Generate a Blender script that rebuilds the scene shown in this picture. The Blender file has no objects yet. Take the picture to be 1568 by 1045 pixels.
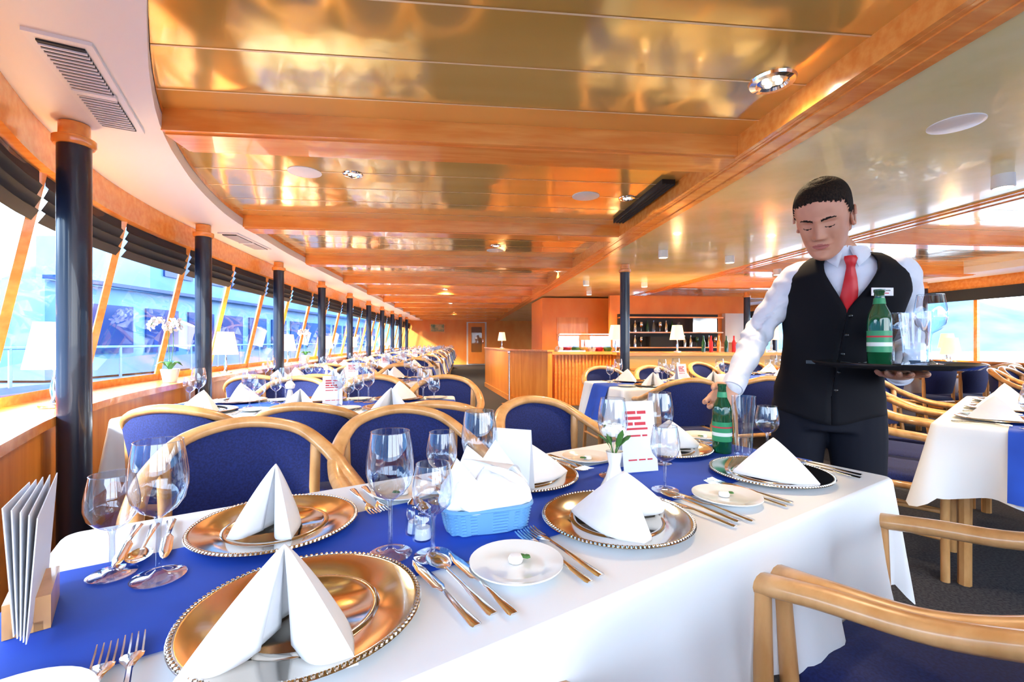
import bpy, bmesh, math, random
from mathutils import Vector, Matrix
random.seed(7)
S=bpy.context.scene
PI=math.pi
TH=math.radians(5.87); CT=math.cos(TH); ST=math.sin(TH)
H=1.13; ZT=0.75
def RW(s,t): return (s*CT-t*ST, s*ST+t*CT)
# ---------------------------------------------------------------- materials
def nt(m):
    m.use_nodes=True
    return m.node_tree.nodes, m.node_tree.links, m.node_tree.nodes['Principled BSDF']
def mat(name,col,rough=.5,metal=0,emit=None,es=0,spec=None,trans=0,ior=None,coat=0,sheen=0,sss=0):
    m=bpy.data.materials.new(name); N,L,b=nt(m)
    b.inputs['Base Color'].default_value=(*col,1); b.inputs['Roughness'].default_value=rough
    b.inputs['Metallic'].default_value=metal
    if emit: b.inputs['Emission Color'].default_value=(*emit,1); b.inputs['Emission Strength'].default_value=es
    if spec is not None: b.inputs['Specular IOR Level'].default_value=spec
    b.inputs['Transmission Weight'].default_value=trans
    if ior: b.inputs['IOR'].default_value=ior
    b.inputs['Coat Weight'].default_value=coat
    b.inputs['Sheen Weight'].default_value=sheen
    b.inputs['Subsurface Weight'].default_value=sss
    if sss: b.inputs['Subsurface Radius'].default_value=(.01,.004,.002)
    return m
def noisy(m,c1,c2,scale=(1,1,1),ns=5,detail=4,bump=0,p0=.35,p1=.65,bscale=None,bdist=.01):
    N,L,b=nt(m)
    tc=N.new('ShaderNodeTexCoord'); mp=N.new('ShaderNodeMapping'); mp.inputs['Scale'].default_value=scale
    no=N.new('ShaderNodeTexNoise'); no.inputs['Scale'].default_value=ns; no.inputs['Detail'].default_value=detail
    cr=N.new('ShaderNodeValToRGB'); cr.color_ramp.elements[0].position=p0; cr.color_ramp.elements[1].position=p1
    cr.color_ramp.elements[0].color=(*c1,1); cr.color_ramp.elements[1].color=(*c2,1)
    L.new(tc.outputs['Object'],mp.inputs[0]); L.new(mp.outputs[0],no.inputs['Vector']); L.new(no.outputs['Fac'],cr.inputs[0]); L.new(cr.outputs[0],b.inputs['Base Color'])
    if bump:
        n2=N.new('ShaderNodeTexNoise'); n2.inputs['Scale'].default_value=bscale or ns*2; n2.inputs['Detail'].default_value=2
        L.new(tc.outputs['Object'],n2.inputs['Vector'])
        bp=N.new('ShaderNodeBump'); bp.inputs['Strength'].default_value=bump; bp.inputs['Distance'].default_value=bdist
        L.new(n2.outputs['Fac'],bp.inputs['Height']); L.new(bp.outputs[0],b.inputs['Normal'])
    return m
M={}
M['wood']=noisy(mat('orange_wood',(.8,.3,.06),.24,coat=.4),(.86,.28,.045),(.96,.40,.085),(1,9,9),3)
M['woodv']=noisy(mat('panel_wood',(.7,.28,.07),.35,coat=.2),(.78,.25,.035),(.92,.36,.07),(9,9,.8),2)
M['chairwood']=noisy(mat('beech_wood',(.6,.36,.16),.3,coat=.4),(.60,.30,.10),(.76,.42,.17),(6,6,2),4)
M['blue']=noisy(mat('blue_upholstery',(.006,.02,.17),.8,sheen=.02),(.0015,.008,.085),(.004,.018,.15),(1,1,1),160,2)
M['runner']=noisy(mat('blue_runner',(.02,.09,.55),.75),(.004,.060,.48),(.008,.080,.60),(1,1,1),6,2,bump=.15,bscale=5)
M['cloth']=noisy(mat('white_tablecloth',(.86,.88,.9),.75),(.80,.85,.92),(.86,.89,.92),(1,1,1),3,2,bump=.25,bscale=6,bdist=.015)
M['napkin']=noisy(mat('napkin_linen',(.88,.88,.9),.8),(.82,.83,.87),(.87,.87,.88),(1,1,1),20,2,bump=.15,bscale=40,bdist=.003)
M['porcelain']=mat('porcelain',(.86,.85,.8),.12,coat=.5)
M['silver']=mat('polished_silver',(.56,.52,.46),.10,1)
M['steel']=mat('cutlery_steel',(.80,.80,.79),.12,1)
M['chrome']=mat('chrome',(.85,.85,.85),.08,1)
M['black']=mat('post_black',(.008,.014,.035),.3,coat=.3)
M['brass']=noisy(mat('brass_ceiling',(.6,.4,.13),.12,.50,coat=.3),(.80,.50,.12),(.93,.64,.20),(.3,3,1),1.2,2,bump=.4,bscale=2.2,bdist=.022)
M['seam']=mat('ceiling_seam',(.95,.8,.5),.3,.3)
M['soffit']=noisy(mat('marbled_caustic_soffit',(.6,.62,.42),.2,coat=.3),(.74,.72,.34),(.86,.84,.50),(1,1,1),2.5,8)  # noise ramp: marbling, plus patches of reflected light put into the colour
M['white']=mat('white_paint',(.83,.83,.84),.45)
M['white_metal']=mat('white_metal',(.85,.85,.84),.3)
M['dark']=mat('dark_gap',(.01,.01,.01),.6)
M['blind']=mat('blind_fabric',(.025,.03,.035),.8)
M['carpet']=noisy(mat('carpet',(.02,.02,.025),.95),(.008,.010,.022),(.045,.046,.058),(1,1,1),90,3)
M['orangewall']=noisy(mat('orange_wall',(.8,.3,.07),.4),(.92,.27,.04),(.96,.34,.06),(1,1,.5),3)
M['yellow']=mat('cream_counter',(.95,.58,.16),.3)
M['shade']=mat('lamp_shade',(.95,.85,.65),.7,emit=(1,.66,.30),es=.85)
M['bulb']=mat('lamp_bulb',(1,1,1),.5,emit=(1,.9,.7),es=14)
M['green']=mat('leaf_green',(.05,.18,.03),.5)
M['petal']=mat('white_petal',(.88,.86,.84),.6)
M['red']=mat('menu_red',(.6,.02,.04),.6)
M['paper']=mat('paper',(.82,.83,.87),.6)
M['bottle']=mat('green_bottle_glass',(.01,.13,.05),.05,trans=.45,ior=1.45,coat=.5)
M['label']=mat('bottle_label',(.02,.30,.12),.4)
M['labelw']=mat('bottle_label_white',(.8,.85,.8),.4)
M['basket']=mat('blue_wicker',(.14,.36,.66),.5)
M['water']=noisy(mat('lake_water',(.1,.32,.6),.25),(.012,.070,.17),(.045,.16,.28),(1,.3,1),.3,3,bump=.3,bscale=.8,bdist=.2)
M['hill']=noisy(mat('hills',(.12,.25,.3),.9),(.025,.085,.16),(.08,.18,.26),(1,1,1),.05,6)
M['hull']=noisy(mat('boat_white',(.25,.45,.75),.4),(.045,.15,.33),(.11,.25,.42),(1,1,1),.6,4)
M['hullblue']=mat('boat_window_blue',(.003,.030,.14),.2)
M['rail']=mat('boat_rail',(.18,.27,.38),.4)
M['skin']=noisy(mat('skin',(.62,.32,.21),.5,sss=.15),(.56,.26,.16),(.66,.34,.22),(1,1,1),14,2)
M['lip']=mat('lips',(.46,.14,.11),.4)
M['hair']=noisy(mat('dark_hair',(.02,.012,.008),.8,spec=.2),(.008,.005,.004),(.026,.016,.010),(8,8,2),30,2,bump=.5,bscale=180,bdist=.004)
M['shirt']=noisy(mat('white_shirt',(.8,.84,.92),.7),(.70,.76,.90),(.79,.83,.91),(1,1,1),8,2,bump=.6,bscale=14,bdist=.025)
M['vest']=mat('black_vest',(.004,.004,.007),.85,spec=.25)
M['trouser']=mat('black_trousers',(.004,.005,.012),.8,spec=.25)
M['tie']=mat('red_tie',(.62,.010,.018),.45)
M['shoe']=mat('black_leather',(.01,.01,.01),.25)
M['tray']=mat('black_tray',(.015,.015,.018),.2)
M['picture']=noisy(mat('picture_art',(.3,.25,.15),.5),(.1,.25,.12),(.7,.5,.2),(1,1,1),6)
def glassmat(name,tc=(.97,.985,1),base=.05,k=.85,pw=2.6):
    m=bpy.data.materials.new(name); m.use_nodes=True; N=m.node_tree.nodes; L=m.node_tree.links; N.clear()
    o=N.new('ShaderNodeOutputMaterial'); mx=N.new('ShaderNodeMixShader'); t=N.new('ShaderNodeBsdfTransparent'); g=N.new('ShaderNodeBsdfGlossy')
    t.inputs[0].default_value=(*tc,1); g.inputs['Roughness'].default_value=.02; g.inputs['Color'].default_value=(.92,.95,1,1)
    lw=N.new('ShaderNodeLayerWeight'); lw.inputs['Blend'].default_value=.5
    p=N.new('ShaderNodeMath'); p.operation='POWER'; p.inputs[1].default_value=pw
    q=N.new('ShaderNodeMath'); q.operation='MULTIPLY_ADD'; q.inputs[1].default_value=k; q.inputs[2].default_value=base; q.use_clamp=True
    L.new(lw.outputs['Facing'],p.inputs[0]); L.new(p.outputs[0],q.inputs[0]); L.new(q.outputs[0],mx.inputs[0]); L.new(t.outputs[0],mx.inputs[1]); L.new(g.outputs[0],mx.inputs[2]); L.new(mx.outputs[0],o.inputs[0])
    return m
M['glass']=glassmat('clear_glass',(.86,.90,.95),.09,.9,2.2)
M['pane']=glassmat('window_glass',(.86,.94,1),.02,.3)
# ---------------------------------------------------------------- mesh builder
def cr(pts,n=6):
    P=[Vector(p) for p in pts]; out=[]
    for i in range(len(P)-1):
        p0=P[i-1] if i>0 else 2*P[0]-P[1]; p1=P[i]; p2=P[i+1]; p3=P[i+2] if i+2<len(P) else 2*P[-1]-P[-2]
        for k in range(n):
            t=k/n
            out.append(.5*((2*p1)+(p2-p0)*t+(2*p0-5*p1+4*p2-p3)*t*t+(3*p1-p0-3*p2+p3)*t**3))
    out.append(P[-1]); return out
def lerpT(tab,x):
    if x<=tab[0][0]: return tab[0][1]
    for (a,b),(c,d) in zip(tab,tab[1:]):
        if x<=c: return b+(d-b)*(x-a)/(c-a)
    return tab[-1][1]
def smT(tab,x):
    e=.25; return (lerpT(tab,x-e)+2*lerpT(tab,x)+lerpT(tab,x+e))/4
class MB:
    def __init__(s): s.v=[];s.f=[];s.m=[];s.mats=[]
    def mi(s,k):
        if k not in s.mats: s.mats.append(k)
        return s.mats.index(k)
    def add(s,v,f,k,X=None):
        o=len(s.v)
        s.v+= [tuple(X@Vector(p)) if X is not None else tuple(p) for p in v]
        i=s.mi(k)
        for q in f: s.f.append(tuple(o+a for a in q)); s.m.append(i)
    def box(s,c,d,k,rz=0,X=None):
        x,y,z=d[0]/2,d[1]/2,d[2]/2; R=Matrix.Translation(c)@Matrix.Rotation(rz,4,'Z')
        if X is not None: R=X@R
        v=[(i*x,j*y,l*z) for i in(-1,1) for j in(-1,1) for l in(-1,1)]
        s.add(v,[(0,1,3,2),(4,6,7,5),(0,4,5,1),(2,3,7,6),(0,2,6,4),(1,5,7,3)],k,R)
    def loft(s,rings,k,X=None,caps=True,closed=True):
        n=len(rings[0]); v=[p for r in rings for p in r]; f=[]
        for i in range(len(rings)-1):
            for j in range(n if closed else n-1):
                a=i*n+j; b=i*n+(j+1)%n; f.append((a,b,b+n,a+n))
        if caps: f.append(tuple(range(n-1,-1,-1))); f.append(tuple((len(rings)-1)*n+j for j in range(n)))
        s.add(v,f,k,X)
    def lathe(s,prof,k,n=24,X=None):
        v=[];f=[];idx=[]
        for r,z in prof:
            if r<1e-6: idx.append([len(v)]); v.append((0,0,z))
            else:
                idx.append(list(range(len(v),len(v)+n)))
                v+=[(r*math.cos(2*PI*j/n),r*math.sin(2*PI*j/n),z) for j in range(n)]
        for a,b in zip(idx,idx[1:]):
            if len(a)==1 and len(b)==1: continue
            for j in range(n):
                j2=(j+1)%n
                if len(a)==1: f.append((a[0],b[j2],b[j]))
                elif len(b)==1: f.append((a[j],a[j2],b[0]))
                else: f.append((a[j],a[j2],b[j2],b[j]))
        s.add(v,f,k,X)
    def tube(s,path,rad,k,n=10,X=None,sq=(1,1),up=None,round_=True):
        P=[Vector(p) for p in path]; m=len(P)
        if not hasattr(rad,'__len__'): rad=[rad]*m
        rings=[]; u=Vector(up) if up else None
        for i in range(m):
            t=(P[min(i+1,m-1)]-P[max(i-1,0)]).normalized()
            if u is None:
                u=Vector((0,0,1)) if abs(t.z)<.9 else Vector((1,0,0))
            u2=(u-t*u.dot(t))
            if u2.length<1e-4: u2=t.orthogonal()
            u2.normalize(); w=t.cross(u2)
            if not up: u=u2
            rings.append((P[i],u2,w,rad[i],t))
        R=[]
        def ring(c,a,b,r): return [c+(a*math.cos(2*PI*j/n)*sq[0]+b*math.sin(2*PI*j/n)*sq[1])*r for j in range(n)]
        if round_:
            c,a,b,r,t=rings[0]
            for q in(.25,.7): R.append(ring(c-t*r*math.cos(q*PI/2)*.8,a,b,r*math.sin(q*PI/2)))
        for c,a,b,r,t in rings: R.append(ring(c,a,b,r))
        if round_:
            c,a,b,r,t=rings[-1]
            for q in(.7,.25): R.append(ring(c+t*r*math.cos(q*PI/2)*.8,a,b,r*math.sin(q*PI/2)))
        s.loft(R,k,X)
    def tri(s,A,B,C,k,bulge=0,n=8,X=None):
        A,B,C=Vector(A),Vector(B),Vector(C); N=(B-A).cross(C-A).normalized(); v=[];f=[];id={}
        for i in range(n+1):
            for j in range(i+1):
                w0=1-i/n; w2=j/n; w1=1-w0-w2
                p=A*w0+B*w1+C*w2+N*bulge*4*(w1*w2+.35*w0*(w1+w2)*(1-abs(w1-w2)))*(1 if i else 0)
                id[i,j]=len(v); v.append(p)
        for i in range(n):
            for j in range(i+1):
                f.append((id[i,j],id[i+1,j],id[i+1,j+1]))
                if j<i: f.append((id[i,j],id[i+1,j+1],id[i,j+1]))
        s.add(v,f,k,X)
    def mesh(s,name,smooth=40):
        me=bpy.data.meshes.new(name); me.from_pydata(s.v,[],s.f)
        for k in s.mats: me.materials.append(M[k])
        me.polygons.foreach_set('material_index',s.m)
        me.validate(); 
        bm=bmesh.new(); bm.from_mesh(me); bmesh.ops.recalc_face_normals(bm,faces=bm.faces); bm.to_mesh(me); bm.free()
        me.polygons.foreach_set('use_smooth',[True]*len(me.polygons)); me.set_sharp_from_angle(angle=math.radians(smooth)); me.update()
        return me
def ob(name,me,loc=(0,0,0),rz=0,parent=None,sc=1):
    if isinstance(me,MB): me=me.mesh(name)
    o=bpy.data.objects.new(name,me); S.collection.objects.link(o); o.location=loc; o.rotation_euler=(0,0,rz); o.scale=(sc,)*3 if not hasattr(sc,'__len__') else sc
    if parent: o.parent=parent
    return o
def room(name,me): return ob(name,me,rz=TH)
T=lambda x,y,z=0,rz=0,sc=1: Matrix.Translation((x,y,z))@Matrix.Rotation(rz,4,'Z')@Matrix.Scale(sc,4)
# ---------------------------------------------------------------- room curves
Et=[(-1.4,-.05),(0,-.25),(.8,-.5),(1.41,-.91),(1.74,-1.12),(2.25,-1.40),(3,-1.67),(3.76,-1.85),(5.3,-1.97),(7,-2.0),(24,-2.0)]
Pt=[(-1.4,-.70),(0,-.78),(.8,-1.0),(1.41,-1.29),(1.74,-1.48),(2.25,-1.76),(3,-2.02),(3.76,-2.16),(5.3,-2.27),(7,-2.33),(24,-2.35)]
E=lambda t:smT(Et,t)
Pw=lambda t:smT(Pt,t)
T0,T1=-1.4,22.0
ZC,ZB=2.20,2.105
ts=[T0+i*.15 for i in range(int((7.5-T0)/.15)+1)]+[8+i for i in range(14)]+[T1]
def ribbon(mb,fa,fb,k):
    v=[];f=[]
    for t in ts: v+=[fa(t),fb(t)]
    for i in range(len(ts)-1): f.append((2*i,2*i+1,2*i+3,2*i+2))
    mb.add(v,f,k)
SR=7.7  # right post line
# floor
mb=MB(); mb.box((2.65,10.3,-.05),(11.4,23.6,.1),'carpet'); room('floor',mb)
# ceiling
mb=MB()
ribbon(mb,lambda t:(E(t)-.02,t,ZC),lambda t:(1.42,t,ZC),'brass')
mb.box((5.65,10.3,ZC+.01),(3.9,23.4,.02),'brass')
t=T0+.1
while t<T1:
    mb.add([(E(t),t,ZC-.002),(1.42,t,ZC-.002),(1.42,t+.009,ZC-.002),(E(t),t+.009,ZC-.002)],[(0,1,2,3)],'seam')
    mb.add([(3.7,t,ZC-.002),(7.3,t,ZC-.002),(7.3,t+.009,ZC-.002),(3.7,t+.009,ZC-.002)],[(0,1,2,3)],'seam'); t+=.3067
mb.box((2.61,10.3,ZB+.1),(2.1,23.4,.2),'soffit')
ribbon(mb,lambda t:(E(t),t,ZB),lambda t:(Pw(t)-.18,t,ZB),'white')
ribbon(mb,lambda t:(E(t),t,ZB),lambda t:(E(t)+.004,t,ZC+.01),'white')
mb.box((7.5,10.3,ZB+.05),(.6,23.4,.1),'white')
mb.box((2.65,10.3,2.32),(11.6,23.8,.1),'white')
room('ceiling',mb)
mb=MB()
for s0 in(1.52,3.68):
    mb.box((s0,10.3,ZB+.045),(.21,23.4,.11),'wood')
    for d in(-.05,.05): mb.box((s0+d,10.3,ZB-.012),(.012,23.4,.012),'wood')
    mb.box((s0,10.3,ZB-.006),(.16,23.4,.012),'wood')
ribbon(mb,lambda t:(E(t)+.006,t,ZC-.03),lambda t:(E(t)+.006,t,ZC),'wood')
room('trim_1',mb)
for k in range(-1,11):
    t=2.25+1.84*k; mb=MB(); a=E(t)-.0; b=1.42
    mb.box(((a+b)/2,t+.125,ZB+.045),(b-a,.25,.10),'wood')
    mb.box(((a+b)/2,t+.125,ZB-.006),(b-a,.19,.014),'wood')
    mb.box((5.6,t+.125,ZB+.045),(3.6,.25,.10),'wood')
    mb.box((5.6,t+.125,ZB-.006),(3.6,.19,.014),'wood')
    room('ceiling_beam',mb)
# left window wall
mb=MB(); ribbon(mb,lambda t:(Pw(t)-.10,t,0),lambda t:(Pw(t)-.10,t,.79),'woodv'); 
ribbon(mb,lambda t:(Pw(t)-.55,t,0),lambda t:(Pw(t)-.55,t,.79),'white')
ribbon(mb,lambda t:(Pw(t)-.14,t,1.93),lambda t:(Pw(t)-.14,t,ZB+.02),'wood')
ribbon(mb,lambda t:(Pw(t)-.14,t,1.93),lambda t:(Pw(t)-.24,t,1.93),'wood')
ribbon(mb,lambda t:(Pw(t)-.24,t,1.93),lambda t:(Pw(t)-.24,t,2.3),'white')
room('wall_left',mb)
mb=MB(); ribbon(mb,lambda t:(Pw(t)-.06,t,.80),lambda t:(Pw(t)-.55,t,.80),'wood'); ribbon(mb,lambda t:(Pw(t)-.06,t,.76),lambda t:(Pw(t)-.06,t,.80),'wood')
ribbon(mb,lambda t:(Pw(t)-.085,t,.0),lambda t:(Pw(t)-.085,t,.1),'wood')
room('trim_2',mb)
mts=[2.25+.15+.92*i for i in range(-4,22)]
fr=MB(); pane=MB(); bl=MB()
for i,t in enumerate(mts):
    if t>T1: break
    p=Pw(t); fr.tube([(p-.46,t,.80),(p-.20,t,1.95)],.026,'wood',4,round_=False)
    t2=min(t+.92,T1); q=Pw(t2)
    pane.add([(p-.47,t,.80),(q-.47,t2,.80),(q-.21,t2,1.95),(p-.21,t,1.95)],[(0,1,2,3)],'pane')
    n=6; rows=[]
    for j,(off,z) in enumerate([(-.20,1.96),(-.20,1.88),(-.185,1.865),(-.21,1.82),(-.19,1.805),(-.22,1.76),(-.20,1.745),(-.235,1.70)]):
        rows.append([(Pw(t+.03+(t2-t-.06)*m/n)+off,t+.03+(t2-t-.06)*m/n,z) for m in range(n+1)])
    bl.loft(rows,'blind',caps=False,closed=False)
ribbon(fr,lambda t:(Pw(t)-.44,t,.80),lambda t:(Pw(t)-.43,t,.85),'wood')
room('window_frame_left',fr); room('window_1',pane); room('window_blinds',bl)
# right window wall
mb=MB(); mb.box((SR+.25,10.3,.4),(.1,23.4,.8),'woodv'); mb.box((SR+.25,10.3,2.12),(.1,23.4,.36),'wood'); mb.box((SR+.16,10.3,.81),(.26,23.4,.03),'wood'); room('wall_right',mb)
mb=MB()
for i in range(24): mb.box((SR+.25,-1+.92*i,1.35),(.05,.05,1.2),'wood'); 
mb.box((SR+.2,10.3,1.86),(.03,23.4,.18),'blind')
room('window_frame_right',mb)
# end wall + behind-camera wall
mb=MB(); mb.box((2.65,T1+.06,1.1),(11.4,.12,2.25),'orangewall'); room('wall_end',mb)
mb=MB(); mb.box((3.3,T0-.05,.4),(9.4,.1,.8),'woodv'); mb.box((3.3,T0-.05,2.1),(9.4,.1,.3),'wood')
for i in range(8): mb.box((-.6+i*1.25,T0-.05,1.4),(.06,.08,1.2),'wood')
room('wall_back',mb)
mb=MB(); mb.box((.55,T1-.04,1.02),(.95,.06,2.04),'white'); mb.box((.55,T1-.08,1.02),(.8,.04,1.95),'orangewall'); mb.box((.55,T1-.11,1.2),(.5,.02,1.2),'pane'); mb.tube([(.85,T1-.14,1.0),(.85,T1-.14,1.2)],.015,'chrome',8)
room('door_1',mb)
mb=MB(); mb.box((-1.3,T1-.03,1.75),(.75,.04,.45),'wood'); mb.box((-1.3,T1-.06,1.75),(.62,.03,.33),'picture'); room('framed_picture',mb)
# posts
def post(s,t):
    mb=MB(); mb.lathe([(0,0),(.075,0),(.075,.03),(.06,.035),(.06,2.0),(0,2.0)],'black',24)
    mb.lathe([(0,2.0),(.070,2.0),(.076,2.01),(.076,2.035),(.055,2.045),(.055,ZB-.004),(0,ZB-.004)],'wood',24)
    x,y=RW(s,t); ob('support_post',mb,(x,y,0))
for i in range(10): t=2.24+1.84*i; post(Pw(t)+.0,t)
for i in range(9): post(SR-.1,3.2+1.84*i)
post(2.02,5.63)
post(5.6,8.6)
# vents / ceiling fixtures
def vent():
    mb=MB(); L_,W_=.72,.17
    mb.box((0,0,-.006),(W_,L_,.012),'white_metal'); mb.box((0,0,-.014),(W_-.05,L_-.06,.008),'dark')
    for i in range(26):
        if i==13: mb.box((0,0,-.02),(W_-.04,.03,.012),'white_metal'); continue
        mb.box((0,-.31+i*.0245,-.018),(W_-.05,.008,.010),'white_metal')
    return mb
o=ob('air_vent',vent(),(-1.615,1.77,ZB),math.radians(28))
x,y=RW(-2.12,4.7); ob('air_vent',vent(),(x,y,ZB),TH)
mb=MB(); mb.box((0,0,-.015),(.09,1.0,.03),'dark'); 
for d in(-.04,-.013,.013,.04): mb.box((d,0,-.032),(.008,1.0,.008),'blind')
x,y=RW(1.34,3.4); ob('ceiling_slot_vent',mb,(x,y,ZC),TH)
spm=MB(); spm.lathe([(0,-.008),(.085,-.008),(.1,-.004),(.1,0)],'white_metal',32); spm=spm.mesh('speaker')
for x,y,z in((-1.31,2.89,ZC),(.544,3.37,ZC),(1.99,2.05,ZB),(-.2,5.4,ZC)): ob('ceiling_speaker',spm,(x,y,z))
dlm=MB(); dlm.lathe([(.055,-.002),(.062,-.012),(.085,-.010),(.09,0)],'chrome',32); dlm.lathe([(0,-.001),(.025,-.003),(.055,-.002)],'chrome',32)
for a in range(4): dlm.lathe([(0,-.012),(.012,-.009),(.014,-.002)],'bulb',10,T(.028*math.cos(a*PI/2),.028*math.sin(a*PI/2)))
dlm=dlm.mesh('downlight')
cyl=MB(); cyl.lathe([(0,0),(.05,0),(.052,-.075),(.044,-.078),(.04,-.06)],'white_metal',24); cyl.lathe([(0,-.062),(.04,-.062)],'bulb',20); cyl=cyl.mesh('ceil_spot')
def plight(o,e,z=-.1,col=(1,.74,.44),r=.05):
    l=bpy.data.lights.new('downlight_lamp','SPOT'); l.energy=e; l.color=col; l.shadow_soft_size=r; l.spot_size=math.radians(150); l.spot_blend=1
    q=bpy.data.objects.new('lamp',l); S.collection.objects.link(q); q.parent=o; q.location=(0,0,z)
def lamp_light(o,e,z=.36):
    l=bpy.data.lights.new('shade_light','POINT'); l.energy=e; l.color=(1,.64,.30); l.shadow_soft_size=.07
    q=bpy.data.objects.new('glow',l); S.collection.objects.link(q); q.parent=o; q.location=(0,0,z)
for i,(x,y) in enumerate(((1.07,1.88),(.86,3.42),(-1.02,2.93),(-.18,5.13),(.7,7.0),(-1.2,6.6))):
    o=ob('ceiling_downlight',dlm,(x,y,ZC),sc=1 if i in(0,) else .7); plight(o,40,-.03)
for i,(x,y) in enumerate(((2.88,2.68),(2.5,5.25),(1.63,4.93),(2.2,7.6),(1.2,7.4),(3.6,6.2),(1.5,8.9))):
    o=ob('ceiling_spotlight',cyl,(x,y,ZB)); plight(o,90,-.09)
for s,t in((-.4,9.5),(-.4,13),(-.4,17),(-.4,20),(2.5,11.5),(5.4,4.2),(5.4,8),(5.4,12)):
    x,y=RW(s,t); o=ob('ceiling_downlight',dlm,(x,y,ZC if not 1.6<s<3.6 else ZB)); plight(o,230,-.03)
# ---------------------------------------------------------------- chair
def chair():
    mb=MB()
    hp=[(-.25,.25,.655),(-.268,.12,.672),(-.272,-.03,.692),(-.245,-.17,.750),(-.16,-.265,.822),(0,-.30,.852)]
    hp=hp+[(-x,y,z) for x,y,z in hp[-2::-1]]
    mb.tube(cr(hp,6),.023,'chairwood',12,sq=(.85,1.2),up=(0,0,1))
    for sx in(-1,1):
        mb.tube(cr([(sx*.225,.2,0),(sx*.232,.2,.35),(sx*.25,.215,.655)],4),[.018]*9,'chairwood',10)
        mb.tube(cr([(sx*.20,-.27,0),(sx*.205,-.215,.4),(sx*.215,-.212,.78)],4),[.018]*9,'chairwood',10)
        mb.tube([(sx*.228,.2,.2),(sx*.203,-.24,.2)],.012,'chairwood',8)
        mb.tube([(sx*.232,.2,.42),(sx*.205,-.215,.42)],.019,'chairwood',8)
    mb.tube([(-.228,.2,.42),(.228,.2,.42)],.019,'chairwood',8); mb.tube([(-.205,-.215,.42),(.205,-.215,.42)],.019,'chairwood',8)
    def rr(hx,hy,z,r=.05,n=6,cy=0):
        out=[]
        for cx,cyy,a0 in((hx-r,hy-r,0),(-hx+r,hy-r,PI/2),(-hx+r,-hy+r,PI),(hx-r,-hy+r,3*PI/2)):
            for i in range(n+1):
                a=a0+i*PI/2/n; out.append((cx+r*math.cos(a),cy+cyy+r*math.sin(a),z))
        return out
    mb.loft([rr(.215,.215,.415),rr(.225,.225,.43),rr(.225,.225,.455),rr(.21,.21,.473),rr(.15,.15,.482)],'blue')
    rows=[]
    n=14
    for j in range(9):
        w=j/8; fr_=[];bk=[]
        for i in range(n+1):
            u=-1+2*i/n; x=.222*u*(.93+.07*w); top=.842-.085*abs(u)**2.4; z=.52-.0*u+(top-.52)*w
            y=-.212-.072*(1-u*u)**.8-.02*w+.02*(1-w)
            b=.014*math.sin(PI*w)**.5 if 0<w<1 else 0
            b*= (1-u**6)
            fr_.append((x,y+b+.008,z)); bk.append((x,y-b-.008,z))
        rows.append(fr_+bk[::-1])
    mb.loft(rows,'blue')
    return mb.mesh('dining_chair',50)
CH=chair()
def dchair(x,y,ang): # ang: facing direction angle (world), seat centre
    return ob('dining_chair',CH,(x,y,0),ang-PI/2)
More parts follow.
